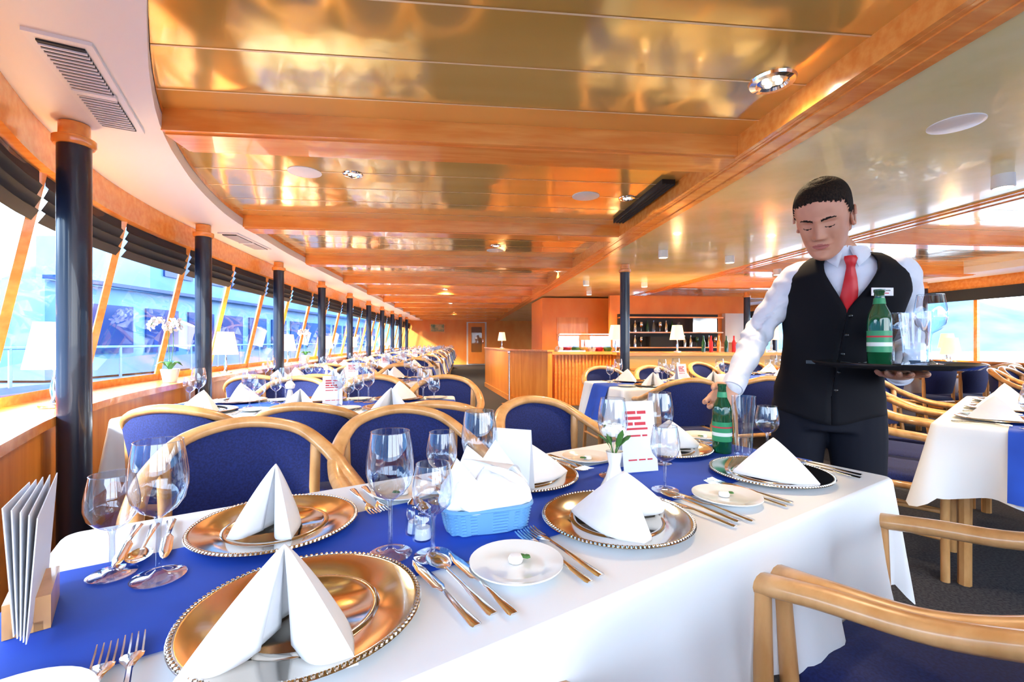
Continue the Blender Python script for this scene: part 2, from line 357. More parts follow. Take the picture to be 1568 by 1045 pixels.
# ---------------------------------------------------------------- table
def table(x,y,rot,L,W,drop=.30,runner=.32):
    e=bpy.data.objects.new('dining_table',None); S.collection.objects.link(e); e.location=(x,y,0); e.rotation_euler=(0,0,rot)
    mb=MB(); mb.box((0,0,ZT-.022),(L-.02,W-.02,.03),'wood')
    for sx in(-1,1):
        for sy in(-1,1): mb.tube([(sx*(L/2-.12),sy*(W/2-.10),0),(sx*(L/2-.12),sy*(W/2-.10),ZT-.03)],.025,'chairwood',8)
    ob('table_frame',mb,parent=e)
    r=.025; hx,hy=L/2,W/2; nL=int(L/.02); nW=int(W/.02)
    pts=[]
    def arc(cx,cy,a0):
        for i in range(7):
            a=a0+i*PI/12; pts.append((cx+r*math.cos(a),cy+r*math.sin(a),math.cos(a),math.sin(a),math.sin(i*PI/6)))
    arc(hx-r,hy-r,0)
    for i in range(1,nL): pts.append((hx-r-(L-2*r)*i/nL,hy,0,1,0))
    arc(-hx+r,hy-r,PI/2)
    for i in range(1,nW): pts.append((-hx,hy-r-(W-2*r)*i/nW,-1,0,0))
    arc(-hx+r,-hy+r,PI)
    for i in range(1,nL): pts.append((-hx+r+(L-2*r)*i/nL,-hy,0,-1,0))
    arc(hx-r,-hy+r,3*PI/2)
    for i in range(1,nW): pts.append((hx,-hy+r+(W-2*r)*i/nW,1,0,0))
    s_=[0]
    for a,b in zip(pts,pts[1:]): s_.append(s_[-1]+math.hypot(a[0]-b[0],a[1]-b[1]))
    rings=[]
    for off,dz in((-.004,0),(.0,-.001),(.005,-.005),(.008,-.014)): rings.append([(p[0]+p[2]*off,p[1]+p[3]*off,ZT+dz) for p in pts])
    nr=10
    for j in range(1,nr+1):
        w=j/nr; ring=[]
        for p,sv in zip(pts,s_):
            f0=math.sin(sv*20+1.1*math.sin(sv*4.3)); f=(abs(f0)**.75*(1 if f0>0 else -1))*.028+math.sin(sv*51+1)*.007*w
            off=.008+w*.028+f*w**1.0+p[4]*.04*w
            d=drop*w*(1+.20*p[4]+.05*math.sin(sv*20))
            ring.append((p[0]+p[2]*off,p[1]+p[3]*off,ZT-.014-d))
        rings.append(ring)
    mb=MB(); mb.loft(rings[::-1],'cloth',caps=False); n=len(pts)
    mb.add(rings[0],[tuple(range(n))],'cloth'); ob('tablecloth',mb.mesh('tablecloth',70),parent=e)
    mb=MB(); rows=[]; hr=runner/2
    prof=[]
    for j in range(8): prof.append((-hx-.062-.0*j,ZT-.014-drop*(.9-.9*j/8),(8-j)/8))
    P1=[(-hx-.018-.085*w,z,w) for _,z,w in prof]
    P2=P1+[(-hx-.013,ZT-.010,0),(-hx-.004,ZT+.001,0),(-hx+.03,ZT+.0025,0)]
    P3=P2+[(-x_,z,w) for x_,z,w in P2[::-1]]
    for x_,z,w in P3: rows.append([(x_+ .012*w*math.sin(i*1.3),-hr+2*hr*i/10,z) for i in range(11)])
    mb.loft(rows,'runner',caps=False,closed=False); ob('table_runner',mb.mesh('table_runner',70),parent=e)
    return e
# ---------------------------------------------------------------- tableware
def wineprof(h=.215,r=.037):
    k=h/.215
    return [(0,.0035),(r*.90,.0015),(r*.92,.003),(.013,.006*k),(.0045,.014*k),(.0038,.03*k),(.0038,.085*k),(.006,.096*k),(r*.6,.108*k),(r*.88,.124*k),(r,.145*k),(r*.99,.165*k),(r*.9,.192*k),(r*.80,h)]
def glass(h=.215,r=.037,n=36):
    mb=MB(); mb.lathe(wineprof(h,r),'glass',n)
    R_=r*.80; ring=[(R_*math.cos(2*PI*i/40),R_*math.sin(2*PI*i/40),h) for i in range(41)]; mb.tube(ring,.0008,'glass',6)
    return mb.mesh('wine_glass')
GB=glass(.218,.041); GS=glass(.163,.036)
def charger_mb(mb,X,n=64,bead=True):
    mb.lathe([(0,.003),(.085,.0035),(.088,.006),(.094,.0065),(.098,.0045),(.104,.006),(.146,.014),(.151,.0145),(.156,.012),(.152,.009),(.1,.002),(0,.0005)],'silver',n,X)
    if bead:
        for i in range(120):
            a=2*PI*i/120; mb.lathe([(0,.0168),(.0026,.0158),(.0034,.0135),(.002,.011)],'silver',6,X@T(.152*math.cos(a),.152*math.sin(a)))
mb=MB(); charger_mb(mb,Matrix.Identity(4)); CG=mb.mesh('charger_plate')
mb=MB(); mb.lathe([(0,.004),(.045,.004),(.05,.006),(.072,.012),(.078,.0135),(.078,.011),(.05,.002),(0,0)],'porcelain',40)
mb.lathe([(0,.018),(.010,.016),(.013,.010),(.012,.005)],'petal',10,T(.005,.01))
for a in range(2): mb.lathe([(0,.0135),(.005,.013),(.007,.010)],'green',6,T(.018+.006*a,.010-.006*a))
BP=mb.mesh('bread_plate')
def napkin_mb(mb,X,hh=.112,n=6,rows=14,wide=1):
    # folded linen: crisp corners at the sides and at the back ridge
    def poly(pts,m):
        out=[]
        for a,b in zip(pts,pts[1:]):
            for q in range(m): u=q/m; out.append(Vector(a)*(1-u)+Vector(b)*u)
        out.append(Vector(pts[-1])); return out
    base=cr([(-.018,-.030,0),(-.055,-.070,0),(-.100,-.072,0)],n)[:-1]+cr([(-.100,-.072,0),(-.082,.0,0),(-.035,.055,0),(0,.086,0)],n)[:-1]+cr([(0,.086,0),(.035,.055,0),(.082,.0,0),(.100,-.072,0)],n)[:-1]+cr([(.100,-.072,0),(.055,-.070,0),(.018,-.030,0)],n)
    def shell(bs,h,ax,ay,pw,fold,k0=1):
        R=[]
        for j in range(rows+1):
            q=j/rows; hgt=q**.95; k=(1-q)**pw*k0+.010*(1-q)+.004
            row=[]
            for i,b in enumerate(bs):
                u=i/(len(bs)-1); wv=1+fold*math.sin(u*PI*5+.7)*(1-q)
                row.append((b[0]*k*wv*wide+ax*q,b[1]*k*wv+ay*q,h*hgt+.002))
            R.append(row)
        mb.loft(R,'napkin',X,caps=False,closed=False)
    shell(base,hh,.004,-.012,.90,.05)
    inner=poly([(-.094,-.066,0),(-.050,-.024,0),(.004,.036,0),(.050,-.026,0),(.094,-.066,0)],n)
    shell(inner,hh*.97,.004,-.010,.92,.02,.97)
    leaf=poly([(-.074,-.076,0),(-.030,-.040,0),(-.006,.004,0)],n)
    shell(leaf,hh*.94,.002,-.008,.92,.0,.96)
    leaf2=poly([(.070,-.078,0),(.034,-.044,0),(.014,.002,0)],n)
    shell(leaf2,hh*.94,.004,-.010,.92,.0,.96)
def mknap(hh,wide):
    mb=MB(); napkin_mb(mb,Matrix.Identity(4),hh,6,14,wide); me=mb.mesh('folded_napkin',38); return me
NK=mknap(.112,1.0); NKT=mknap(.124,.60); NKL=mknap(.098,1.05)
def nap(me,*a,**k):
    o=put('folded_napkin',me,*a,**k); so=o.modifiers.new('thickness','SOLIDIFY'); so.thickness=.0022; so.offset=0; return o
def strip(mb,prof,th,k,X=None):
    rings=[]
    for y,hw,z in prof: rings.append([(-hw,y,z),(-hw*.6,y,z+th),(hw*.6,y,z+th),(hw,y,z),(hw*.6,y,z-th*.3),(-hw*.6,y,z-th*.3)])
    mb.loft(rings,k,X)
HD=[(-.105,.007,.002),(-.10,.0085,.002),(-.06,.006,.003),(-.01,.0035,.005),(.03,.003,.006)]
mb=MB(); strip(mb,HD+[(.04,.006,.006),(.055,.0115,.004),(.065,.012,.003)],.002,'steel')
for i in range(4): strip(mb,[(.063,.0018,.003),(.09,.0017,.004),(.105,.001,.007)],.0016,'steel',T(-.0098+i*.0065,0))
FK=mb.mesh('dinner_fork')
mb=MB(); strip(mb,HD[:4]+[(.0,.006,.005),(.01,.0095,.004),(.07,.0095,.003),(.095,.006,.003),(.108,.001,.003)],.0018,'steel'); KN=mb.mesh('dinner_knife')
mb=MB(); strip(mb,HD+[(.04,.004,.006)],.002,'steel')
rows=[]
for i in range(9):
    u=i/8; y=.036+.066*u; hw=.0195*math.sin(PI*min(max(u*.94+.04,0),1))**.6; rows.append([(hw*math.cos(a)*-1,y,.008-.007*math.sin(a)*math.sin(PI*min(u+.02,.98))) for a in [PI*j/8 for j in range(9)]])
mb.loft(rows,'steel',caps=False,closed=False); SPN=mb.mesh('dessert_spoon',60)
def menu_mb(mb,X,h=.16,w=.105):
    v=[(-w/2,-.03,0),(w/2,-.03,0),(w/2,0,h),(-w/2,0,h),(-w/2,.03,0),(w/2,.03,0)]
    mb.add(v,[(0,1,2,3),(3,2,5,4)],'paper',X)
    for side in(1,-1):
        for i,(z0,segs,hh) in enumerate(((.86,((-.7,-.1),(-.02,.5)),.045),(.78,((-.7,.2),),.045),(.70,((-.7,-.3),(-.2,.45)),.045),(.62,((-.7,.55),),.03),(.52,((-.7,.1),(.2,.5)),.025),(.18,((-.7,-.2),(-.1,.3),(.4,.7)),.02))):
            za=h*z0; zb=za-h*hh
            ya=-.03*(1-za/h)-.0012; yb=-.03*(1-zb/h)-.0012
            for s0,s1 in segs: mb.add([(w/2*s0,side*yb,zb),(w/2*s1,side*yb,zb),(w/2*s1,side*ya,za),(w/2*s0,side*ya,za)],[(0,1,2,3)],'red',X)
mb=MB(); menu_mb(mb,Matrix.Identity(4),.2,.11); MN=mb.mesh('menu_card')
def tsetting(L,W,n=3):
    mb=MB()
    for i in range(n):
        x=(i-(n-1)/2)*(L-.15)/n
        for sy in(-1,1):
            X=T(x,sy*(W/2-.19),ZT+.003,0 if sy<0 else PI)
            charger_mb(mb,X,24,False); napkin_mb(mb,X@T(0,.0,.006,random.uniform(-.5,.5)),.11,2,6)
            mb.lathe(wineprof(.218,.039),'glass',14,X@T(.17,.13,0)); mb.lathe(wineprof(.165,.034),'glass',14,X@T(.235,.10,0))
            mb.lathe([(0,.003),(.05,.004),(.075,.012),(0,.001)],'porcelain',16,X@T(-.235,0))
            for a in(.185,.205,-.18): strip(mb,HD+[(.04,.008,.006),(.09,.008,.004)],.002,'steel',X@T(a,-.04))
    menu_mb(mb,T(.12,0,ZT+.003,.2),.17,.11)
    mb.lathe([(0,0),(.03,0),(.02,.05),(.012,.09),(0,.09)],'porcelain',12,T(-.12,0,ZT+.003)); mb.lathe([(0,.09),(.025,.10),(.03,.12),(.015,.14),(0,.145)],'petal',8,T(-.12,0,ZT+.003))
    return mb.mesh('place_settings')
TS3=tsetting(1.6,.78,3); TS2=tsetting(1.3,.8,2)
def dining(x,y,rot,L,W,n,ts_,chairs=(1,1),off=.06,drop=.3,cs=None,co_=0):
    table(x,y,rot,L,W,drop); ob('place_settings',ts_,(x,y,0),rot)
    a=Vector((math.cos(rot),math.sin(rot))); nn=Vector((-a.y,a.x)); cs=cs or (L-.15)/n*1.02
    for side,on in((-1,chairs[0]),(1,chairs[1])):
        if not on: continue
        for i in range(n):
            c=Vector((x,y))+a*((i-(n-1)/2)*cs+co_)+nn*side*(W/2+off+.05)
            f=math.atan2(-nn.y*side,-nn.x*side)+random.uniform(-.1,.1)
            dchair(c.x,c.y,f)
# left row
for k in range(10):
    t=2.80+1.84*k
    if k==0:
        x,y=RW(-.90,t); dining(x,y,TH+.02,1.66,.75,3,TS3,cs=.53,co_=.22)
    else:
        x,y=RW(-1.20,t-.1); dining(x,y,TH,1.5,.75,3,TS3)
# centre & right
dining(1.41,4.1,math.radians(13),1.3,.8,2,TS2)
dining(2.81,2.34,math.radians(41),1.6,.8,3,TS3,off=.12)
for s,t,r in((5.9,3.4,.5),(5.9,5.6,.1),(5.9,7.6,.1),(5.9,9.6,.1),(5.9,11.6,.1),(3.7,4.9,.4)):
    x,y=RW(s,t); dining(x,y,TH+r,1.6,.78,3,TS3,off=.12)
# ---------------------------------------------------------------- main table
A0=math.radians(33); av=Vector((math.cos(A0),math.sin(A0))); nv=Vector((-av.y,av.x)); O=Vector((.219,.957))
def TP(a,n): p=O+av*a+nv*n; return p.x,p.y
cx,cy=TP(-.035,.180); table(cx,cy,A0,1.83,.745,.28,.33)
def put(name,me,a,n,z=ZT+.003,rz=0,sc=1): x,y=TP(a,n); return ob(name,me,(x,y,z),A0+rz,sc=sc)
for i,a in enumerate((-.6,0,.6)):
    for side,n0 in((0,0),(1,.355)):
        f=-1 if side else 1; rz=PI if side else 0
        put('charger_plate',CG,a,n0,rz=rz)
        nr={(0,0):-.35,(1,0):.55,(2,0):.9,(0,1):-.55,(1,1):2.2,(2,1):.3}[i,side]
        if side==1 and i==0: nap(NKT,a,n0,z=ZT+.007,rz=nr)
        elif side==0 and i==0: nap(NK,a-.03,n0-.03,z=ZT+.007,rz=nr,sc=(.95,1.2,1.02))
        else: nap(NKL,a,n0,z=ZT+.007,rz=nr,sc=(1.12,1.1,1))
        for d,me,nm,dy in((-.185,FK,'dinner_fork',-.045),(-.212,FK,'dinner_fork',-.05),(.180,KN,'dinner_knife',-.05),(.212,SPN,'dessert_spoon',-.04),(.240,KN,'dinner_knife',-.055)):
            if i==2 and d>0 and (side==1 or d>.22): continue
            put(nm,me,a+f*d,n0+f*dy,z=ZT+.0035,rz=rz+random.uniform(-.05,.05))
        put('bread_plate',BP,a-f*.285,n0-f*.05,rz=rz)
def gl(x,y,me): ob('wine_glass',me,(x,y,ZT+.003))
for x,y,b in((-.562,.727,1),(-.643,.735,0),(-.214,.804,1),(-.138,.798,0),(-.165,1.075,0),(-.074,1.04,1),(.28,1.27,1),(.385,1.15,0),(.838,1.5,0),(.455,1.41,1)): gl(x,y,GB if b else GS)
ob('menu_card',MN,(.365,1.345,ZT+.003),.25)
mb=MB(); mb.lathe([(0,0),(.03,0),(.035,.005),(.022,.03),(.014,.06),(.02,.09),(.022,.095),(.016,.094),(0,.08)],'porcelain',24)
for a in range(7): mb.tube(cr([(0,0,.08),(.02*math.cos(a),.02*math.sin(a),.12),(.04*math.cos(a),.04*math.sin(a),.135+.01*(a%3))],3),[.002]*3+[.009]*3+[.002],'green',6,sq=(.3,1))
for a in range(12):
    r=.006+.0014*a; X=T(r*math.cos(a*2.4),r*math.sin(a*2.4),.155-.0012*a,a*2.4)
    mb.lathe([(0,-.014),(.010,-.010),(.015,.002),(.012,.010)],'petal',8,X)
ob('rose_vase',mb,(.262,1.17,ZT+.003))
# bread basket with napkin
mb=MB(); hx,hy=.082,.056
def se(w,h,z,n=48,p=.5,ph=0):
    out=[]
    for i in range(n):
        a=2*PI*i/n; c,s2=math.cos(a),math.sin(a); out.append((w*abs(c)**p*(1 if c>0 else -1),h*abs(s2)**p*(1 if s2>0 else -1),z))
    return out
rg=[]
for j in range(16):
    z=.001+.003*j; k=1+.10*j/15; o_=.0022*(1 if j%2 else -1)
    r0=se(hx*k,hy*k,z); r0=[(x*(1+o_*12*(1 if (i//2)%2 else -1)),y*(1+o_*12*(1 if (i//2)%2 else -1)),z) for i,(x,y,z) in enumerate(r0)]; rg.append(r0)
rg+= [se(hx*.95,hy*.95,.042),se(hx*.9,hy*.9,.006)]
mb.loft(rg,'basket')
rim=se(hx*1.11,hy*1.11,.048); mb.tube(rim+[rim[0]],.004,'basket',6)
rg=[]
for j,(k,z) in enumerate(((1.02,.044),(1.08,.056),(1.02,.074),(.9,.090),(.66,.102),(.34,.108),(.05,.110))):
    rg.append([(x*k*(1+.07*math.sin(i*.55+j)),y*k*(1+.07*math.sin(i*.8-j)),z+.012*math.sin(i*.65+j*.8)*(1-k*.4)) for i,(x,y,_) in enumerate(se(hx,hy,0))])
mb.loft(rg,'napkin')
for A_,B_,C_ in (((-.05,.01,.135),(.03,-.06,.125),(.09,.03,.085)),((-.03,.04,.155),(-.09,-.035,.066),(.05,-.045,.085)),((.03,.03,.165),(.09,-.01,.08),(-.05,-.03,.09)),((.03,.03,.165),(.05,.065,.07),(.09,-.03,.066)),((-.06,.0,.14),(-.1,-.02,.06),(.0,-.065,.07))):
    mb.tri(A_,B_,C_,'napkin',.014,8)
ob('bread_basket',mb,(-.055,.945,ZT+.003),math.radians(18))
mb=MB(); 
mb.add([(-.05,-.02,0),(.05,-.02,0),(.05,0,.16),(-.05,0,.16),(-.05,.03,0),(.05,.03,0)],[(0,1,2,3),(3,2,5,4)],'paper'); ob('menu_card',mb,(.0,1.13,ZT+.003),-.35)
for x,y in((-.19,.90),(-.170,.872)):
    mb=MB(); mb.lathe([(0,0),(.020,0),(.021,.01),(.017,.045),(.014,.05)],'glass',16); mb.lathe([(0,.002),(.016,.002),(.014,.022),(0,.022)],'paper',12); mb.lathe([(.0145,.048),(.0155,.05),(.0155,.06),(.008,.068),(0,.069)],'chrome',16)
    ob('salt_shaker',mb,(x,y,ZT+.003))
# menu holder at left
mb=MB(); mb.box((-.014,0,.022),(.016,.10,.044),'chairwood'); mb.box((.014,0,.022),(.016,.10,.044),'chairwood'); mb.box((0,0,.006),(.03,.10,.012),'chairwood')
for i in range(5):
    X=T(-.005+i*.0025,.0,.012)@Matrix.Rotation(math.radians(-4+2.0*i),4,'Y')@Matrix.Rotation(math.radians(-4+2*i),4,'X'); mb.box((0,0,.080),(.0012,.19,.155),'paper',X=X)
ob('menu_holder',mb,(-.655,.625,ZT+.003),math.radians(40))
# beer bottle
def bottle_mb(mb,X=None):
    mb.lathe([(0,0),(.028,0),(.0305,.004),(.0305,.14),(.027,.160),(.016,.185),(.0135,.20),(.013,.222),(.0145,.224),(.0145,.232),(0,.233)],'bottle',28,X)
    mb.lathe([(.0312,.04),(.0312,.105)],'label',28,X); mb.lathe([(.0315,.058),(.0315,.07)],'labelw',28,X); mb.lathe([(.0315,.085),(.0315,.09)],'red',28,X); mb.lathe([(.0165,.187),(.0142,.205)],'label',20,X)
mb=MB(); bottle_mb(mb); BT=mb.mesh('beer_bottle'); ob('beer_bottle',BT,(.712,1.55,ZT+.003))
mb=MB(); mb.lathe([(0,.006),(.026,.004),(.029,0),(.030,.004),(.026,.03),(.028,.09),(.034,.16),(.036,.20)],'glass',32); BG=mb.mesh('beer_glass'); ob('beer_glass',BG,(.745,1.47,ZT+.003))
# chairs of main table
for a,n,rz in((-.61,.83,.05),(-.10,.84,-.05),(.55,.80,.02)):
    x,y=TP(a,n); dchair(x,y,A0-PI/2+rz)
for a,n,rz in((-.07,-.42,0),(.50,-.42,.0)):
    x,y=TP(a,n); dchair(x,y,A0+PI/2+rz)
# ---------------------------------------------------------------- sill lamps and orchids
mb=MB(); mb.lathe([(0,0),(.06,0),(.06,.012),(.02,.02),(.012,.04),(.018,.09),(.01,.14),(.008,.2)],'chrome',20); mb.lathe([(.115,.19),(.075,.42)],'shade',32); LP=mb.mesh('table_lamp')
for t in(2.5,4.95,6.8,8.7,10.6,12.5,14.4,16.3):
    x,y=RW(Pw(t)-.19,t); o=ob('table_lamp',LP,(x,y,.803)); lamp_light(o,12)
for t in(3.9,7.5):
    mb=MB(); mb.lathe([(0,0),(.045,0),(.065,.10),(.06,.105),(.05,.09),(0,.09)],'porcelain',24)
    for a in range(5): mb.tube(cr([(0,0,.09),(.05*math.cos(a*1.3),.05*math.sin(a*1.3),.16),(.10*math.cos(a*1.3),.10*math.sin(a*1.3),.13)],4),[.008,.012,.018,.022,.024,.022,.018,.01,.003],'green',8,sq=(.2,1))
    for d in(-1,1):
        st=cr([(0,0,.09),(.02*d,.01,.3),(.0,.03*d,.45),(-.03,.1*d,.50),(-.03,.16*d,.44)],5); mb.tube(st,.0025,'green',6)
        for q in range(9,len(st),1):
            for b in range(5):
                a=b*2*PI/5; X=Matrix.Translation(st[q]+Vector((random.uniform(-.02,.02),random.uniform(-.02,.02),-.01)))@Matrix.Rotation(q,4,'Z')@Matrix.Rotation(1.2,4,'Y')@Matrix.Rotation(a,4,'Z')
                mb.lathe([(0,0),(.011,.002),(0,.005)],'petal',8,X@T(.015,0)@Matrix.Diagonal((1.6,1,1,1)))
    x,y=RW(Pw(t)-.17,t); ob('potted_orchid',mb,(x,y,.803))
# ---------------------------------------------------------------- partition, counters
def wallpts(mb,pts,h,th,k,kt):
    for (x0,y0),(x1,y1) in zip(pts,pts[1:]):
        d=math.hypot(x1-x0,y1-y0); a=math.atan2(y1-y0,x1-x0)
        mb.box(((x0+x1)/2,(y0+y1)/2,h/2),(d,th,h),k,a); mb.box(((x0+x1)/2,(y0+y1)/2,h+.015),(d+.04,th+.05,.03),kt,a)
        mb.box(((x0+x1)/2,(y0+y1)/2,.05),(d+.02,th+.03,.1),kt,a)
mb=MB(); wallpts(mb,[(-.62,11.4),(.02,8.55),(.64,7.7)],.95,.1,'woodv','wood'); ob('wood_partition',mb)
o=ob('table_lamp',LP,(-.22,10.0,.985),sc=.8); lamp_light(o,8)
mb=MB(); X=T(1.3,8.3,0,TH)
mb.box((0,0,.45),(1.2,.6,.9),'woodv',X=X); mb.box((0,-.02,.92),(1.3,.7,.05),'wood',X=X)
for i in range(20): mb.box((-.58+i*.061,-.31,.45),(.025,.03,.86),'wood',X=X)
mb.box((-.25,.05,.955),(.5,.35,.02),'chrome',X=X)
for i in range(7): mb.lathe([(0,.02),(.06,.0),(.08,.05),(.05,.09),(0,.1)],['petal','red','green','yellow'][i%4],12,X@T(-.45+i*.15,.05*(i%2),.945))
for sx in(-.5,.1,.6): mb.tube([(sx,-.2,.94),(sx,-.2,1.25)],.01,'chrome',8,X=X)
mb.box((.05,-.1,1.25),(1.1,.35,.015),'chrome',X=X); mb.box((.05,-.24,1.12),(1.1,.006,.2),'glass',X=X)
ob('buffet_counter',mb)
mb=MB(); X=T(1.45,10.9,0,TH); mb.box((0,0,1.04),(1.75,1.6,2.08),'orangewall',X=X); mb.box((-.2,-.81,1.4),(.7,.02,.5),'woodv',X=X); ob('wall_center',mb)
mb=MB(); X=T(3.3,7.3,0,TH)
mb.box((0,0,.45),(3.2,.5,.9),'yellow',X=X); mb.box((0,-.02,.93),(3.3,.62,.05),'wood',X=X)
mb.box((0,-.255,.7),(3.1,.02,.03),'wood',X=X); mb.box((0,-.255,.1),(3.2,.02,.1),'wood',X=X)
for i in range(9):
    mb.lathe([(0,0),(.03,0),(.03,.15),(.012,.2),(.012,.26),(0,.26)],['bottle','red','wood'][i%3],10,X@T(-.2+i*.13,.1,.955))
ob('bar_counter',mb)
mb=MB(); X=T(3.5,9.3,0,TH); mb.box((0,.2,1.03),(3.0,.1,2.06),'orangewall',X=X); mb.box((-.3,.1,1.3),(2.1,.12,.75),'dark',X=X)
for z in(1.0,1.3,1.6): mb.box((-.3,-.02,z),(2.1,.28,.025),'wood',X=X)
mb.box((.35,-.03,1.45),(.5,.3,.28),'chrome',X=X); mb.box((-.55,-.03,1.12),(.45,.3,.2),'blind',X=X)
for z in(1.012,1.312):
    for i in range(16):
        if (z>1.2 and 10<=i<=14) or (z<1.2 and 4<=i<=8): continue
        mb.lathe([(0,0),(.035,0),(.035,.13),(.012,.18),(.012,.23),(0,.23)] if i%3 else wineprof(.2,.04),['bottle','glass','silver','silver'][i%4],10,X@T(-1.3+i*.13,-.02,z))
mb.box((1.1,.1,1.4),(.4,.15,.6),'white_metal',X=X)
ob('bar_shelf',mb)
for x,y in((1.62,7.15),(2.62,7.25),(4.2,7.4)): o=ob('table_lamp',LP,(x,y,.96)); lamp_light(o,16)
for s,t in((5.2,3.6),(7.6,3.9),(7.6,6.5),(7.6,9),(6.6,5.6)):
    x,y=RW(s,t); o=ob('table_lamp',LP,(x,y,.83 if s>7 else ZT+.004)); lamp_light(o,12)
mb=MB(); mb.lathe([(0,0),(.14,0),(.14,.01),(.02,.02),(.014,.04),(.014,.9),(.03,.91),(.03,.95),(0,.96)],'chrome',20); ob('barrier_post',mb,(-.05,8.2,0))
# ---------------------------------------------------------------- exterior
mb=MB(); mb.add([(-400,-300,-2.2),(400,-300,-2.2),(400,400,-2.2),(-400,400,-2.2)],[(0,1,2,3)],'water'); ob('lake_water',mb)
for a0,a1,hb in((.42,1.52,58),(-.15,.45,24)):
    mb=MB(); rows=[]
    for j in range(7):
        row=[]
        for i in range(121):
            a=PI*(a0+(a1-a0)*i/120); R=230+j*12; h=(hb+hb*.3*math.sin(a*7)+hb*.15*math.sin(a*17+1)+3*math.sin(a*41))*math.sin(min(j/6,1)*PI/2)-2.5
            row.append((R*math.cos(a),R*math.sin(a),h))
        rows.append(row)
    mb.loft(rows,'hill',caps=False,closed=False); ob('distant_hills',mb)
mb=MB()
mb.box((-11,19,-1),(4,26,2.6),'hull'); mb.box((-11,20,1.35),(3.6,22,2.0),'hull'); mb.box((-11,20,3.2),(3.0,16,1.4),'hull')
for i in range(14): mb.box((-9.18,10.5+i*1.5,1.4),(.06,1.1,1.1),'hullblue')
for i in range(10): mb.box((-9.48,13+i*1.5,3.3),(.06,1.1,.8),'hullblue')
mb.box((-8.98,19,.1),(.06,26,.12),'hullblue'); mb.box((-9.1,20,2.4),(.3,22,.08),'hullblue')
for i in range(22): mb.tube([(-8.95,7+i*1.15,.3),(-8.95,7+i*1.15,1.0)],.03,'rail',6)
mb.tube([(-8.95,7,1.0),(-8.95,31,1.0)],.03,'rail',6)
ob('moored_ferry',mb)
# ---------------------------------------------------------------- waiter
PW=Vector((1.20,1.745,0)); PH=math.radians(-28)
WM=Matrix.Translation(PW)@Matrix.Rotation(PH,4,'Z'); WI=WM.inverted()
we=bpy.data.objects.new('waiter',None); S.collection.objects.link(we); we.matrix_world=WM
lw=lambda x,y,z: WI@Vector((x,y,z))
TR=[(.80,0,0,.165,.12),(.86,0,0,.168,.12),(.95,0,-.003,.160,.115),(1.02,.008,-.02,.150,.108),(1.10,.018,-.045,.148,.108),(1.20,.03,-.075,.163,.115),(1.30,.04,-.10,.176,.118),(1.36,.043,-.112,.168,.105),(1.40,.042,-.12,.132,.085),(1.43,.038,-.13,.085,.068),(1.45,.033,-.14,.058,.058)]
def tor(z):
    return [lerpT([(r[0],r[i]) for r in TR],z) for i in(1,2,3,4)]
def remesh(mb,name,vox,it=4,mats=None):
    me=mb.mesh(name); o=bpy.data.objects.new('tmp',me); S.collection.objects.link(o)
    r=o.modifiers.new('r','REMESH'); r.mode='VOXEL'; r.voxel_size=vox
    sm=o.modifiers.new('s','SMOOTH'); sm.iterations=it; sm.factor=.5
    dg=bpy.context.evaluated_depsgraph_get(); me2=bpy.data.meshes.new_from_object(o.evaluated_get(dg)); bpy.data.objects.remove(o)
    me2.polygons.foreach_set('use_smooth',[True]*len(me2.polygons)); return me2
def ell(cx,cy,z,a,b,n=40): return [(cx+a*math.cos(2*PI*i/n),cy+b*math.sin(2*PI*i/n),z) for i in range(n)]
def ball(mb,c,r,k,sc=(1,1,1)):
    mb.lathe([(0,-1)]+[(math.sin(PI*i/12),-math.cos(PI*i/12)) for i in range(1,12)]+[(0,1)],k,20,Matrix.Translation(c)@Matrix.Diagonal((r*sc[0],r*sc[1],r*sc[2],1)))
def folds(me,amp,arms):
    me.update()
    ns=[v.normal.copy() for v in me.vertices]
    for v_,n_ in zip(me.vertices,ns):
        p=v_.co; d=0
        for a,b,c in arms:
            for (s0,e0,ph) in((a,b,0),(b,c,1.7)):
                t=(p-s0).dot(e0-s0)/(e0-s0).length_squared
                if -.1<t<1.05:
                    q=s0+(e0-s0)*t; r=(p-q)
                    if r.length<.085:
                        an=math.atan2(r.z,r.x); k=math.exp(-((t-(1 if ph==0 else 0))/.45)**2)*.9+.35
                        d+=k*math.sin(t*24+an*1.5+ph+1.2*math.sin(an*2+t*6))*amp
        v_.co=p+n_*d
mb=MB()
mb.loft([ell(*tor(z)[:2],z,*tor(z)[2:]) for z in [.80+.02*i for i in range(33)]],'shirt')
neck0=Vector((.036,-.135,1.42)); hc=lw(1.050,1.54,1.545); 
mb.tube([neck0,hc+Vector((.012,.050,-.06))],[.054,.053],'shirt',20)
shR=Vector((.045-.146,-.108,1.362)); shL=Vector((.045+.146,-.108,1.367))
elR=lw(.955,1.78,1.16); wrR=lw(.787,1.632,.962)
elL=lw(1.475,1.70,1.10); wrL=lw(1.285,1.515,1.018)
for sh,el,wr in((shR,elR,wrR),(shL,elL,wrL)):
    mb.tube(cr([sh+(Vector((.045,-.11,1.365))-sh)*.5,sh,(sh+el)/2+Vector((0,0,.005)),el,(el+wr)/2,wr],5),[.050,.052,.054,.057,.058,.058,.058,.057,.056,.055,.054,.053,.051,.050,.049,.049,.049,.048,.047,.046,.044,.042,.040,.038,.036,.034],'shirt',20)
for sx in(-1,1):
    mb.tube(cr([(sx*.085,0,.88),(sx*.095,-.01,.70),(sx*.10,-.02,.48),(sx*.105,.015,.25),(sx*.11,.03,.07)],4),[.098,.097,.095,.092,.088,.084,.080,.076,.074,.071,.069,.068,.067,.067,.066,.066,.066],'shirt',20)
body=remesh(mb,'body',.0065,6)
folds(body,.0042,((shR,elR,wrR),(shL,elL,wrL)))
body.materials.clear()
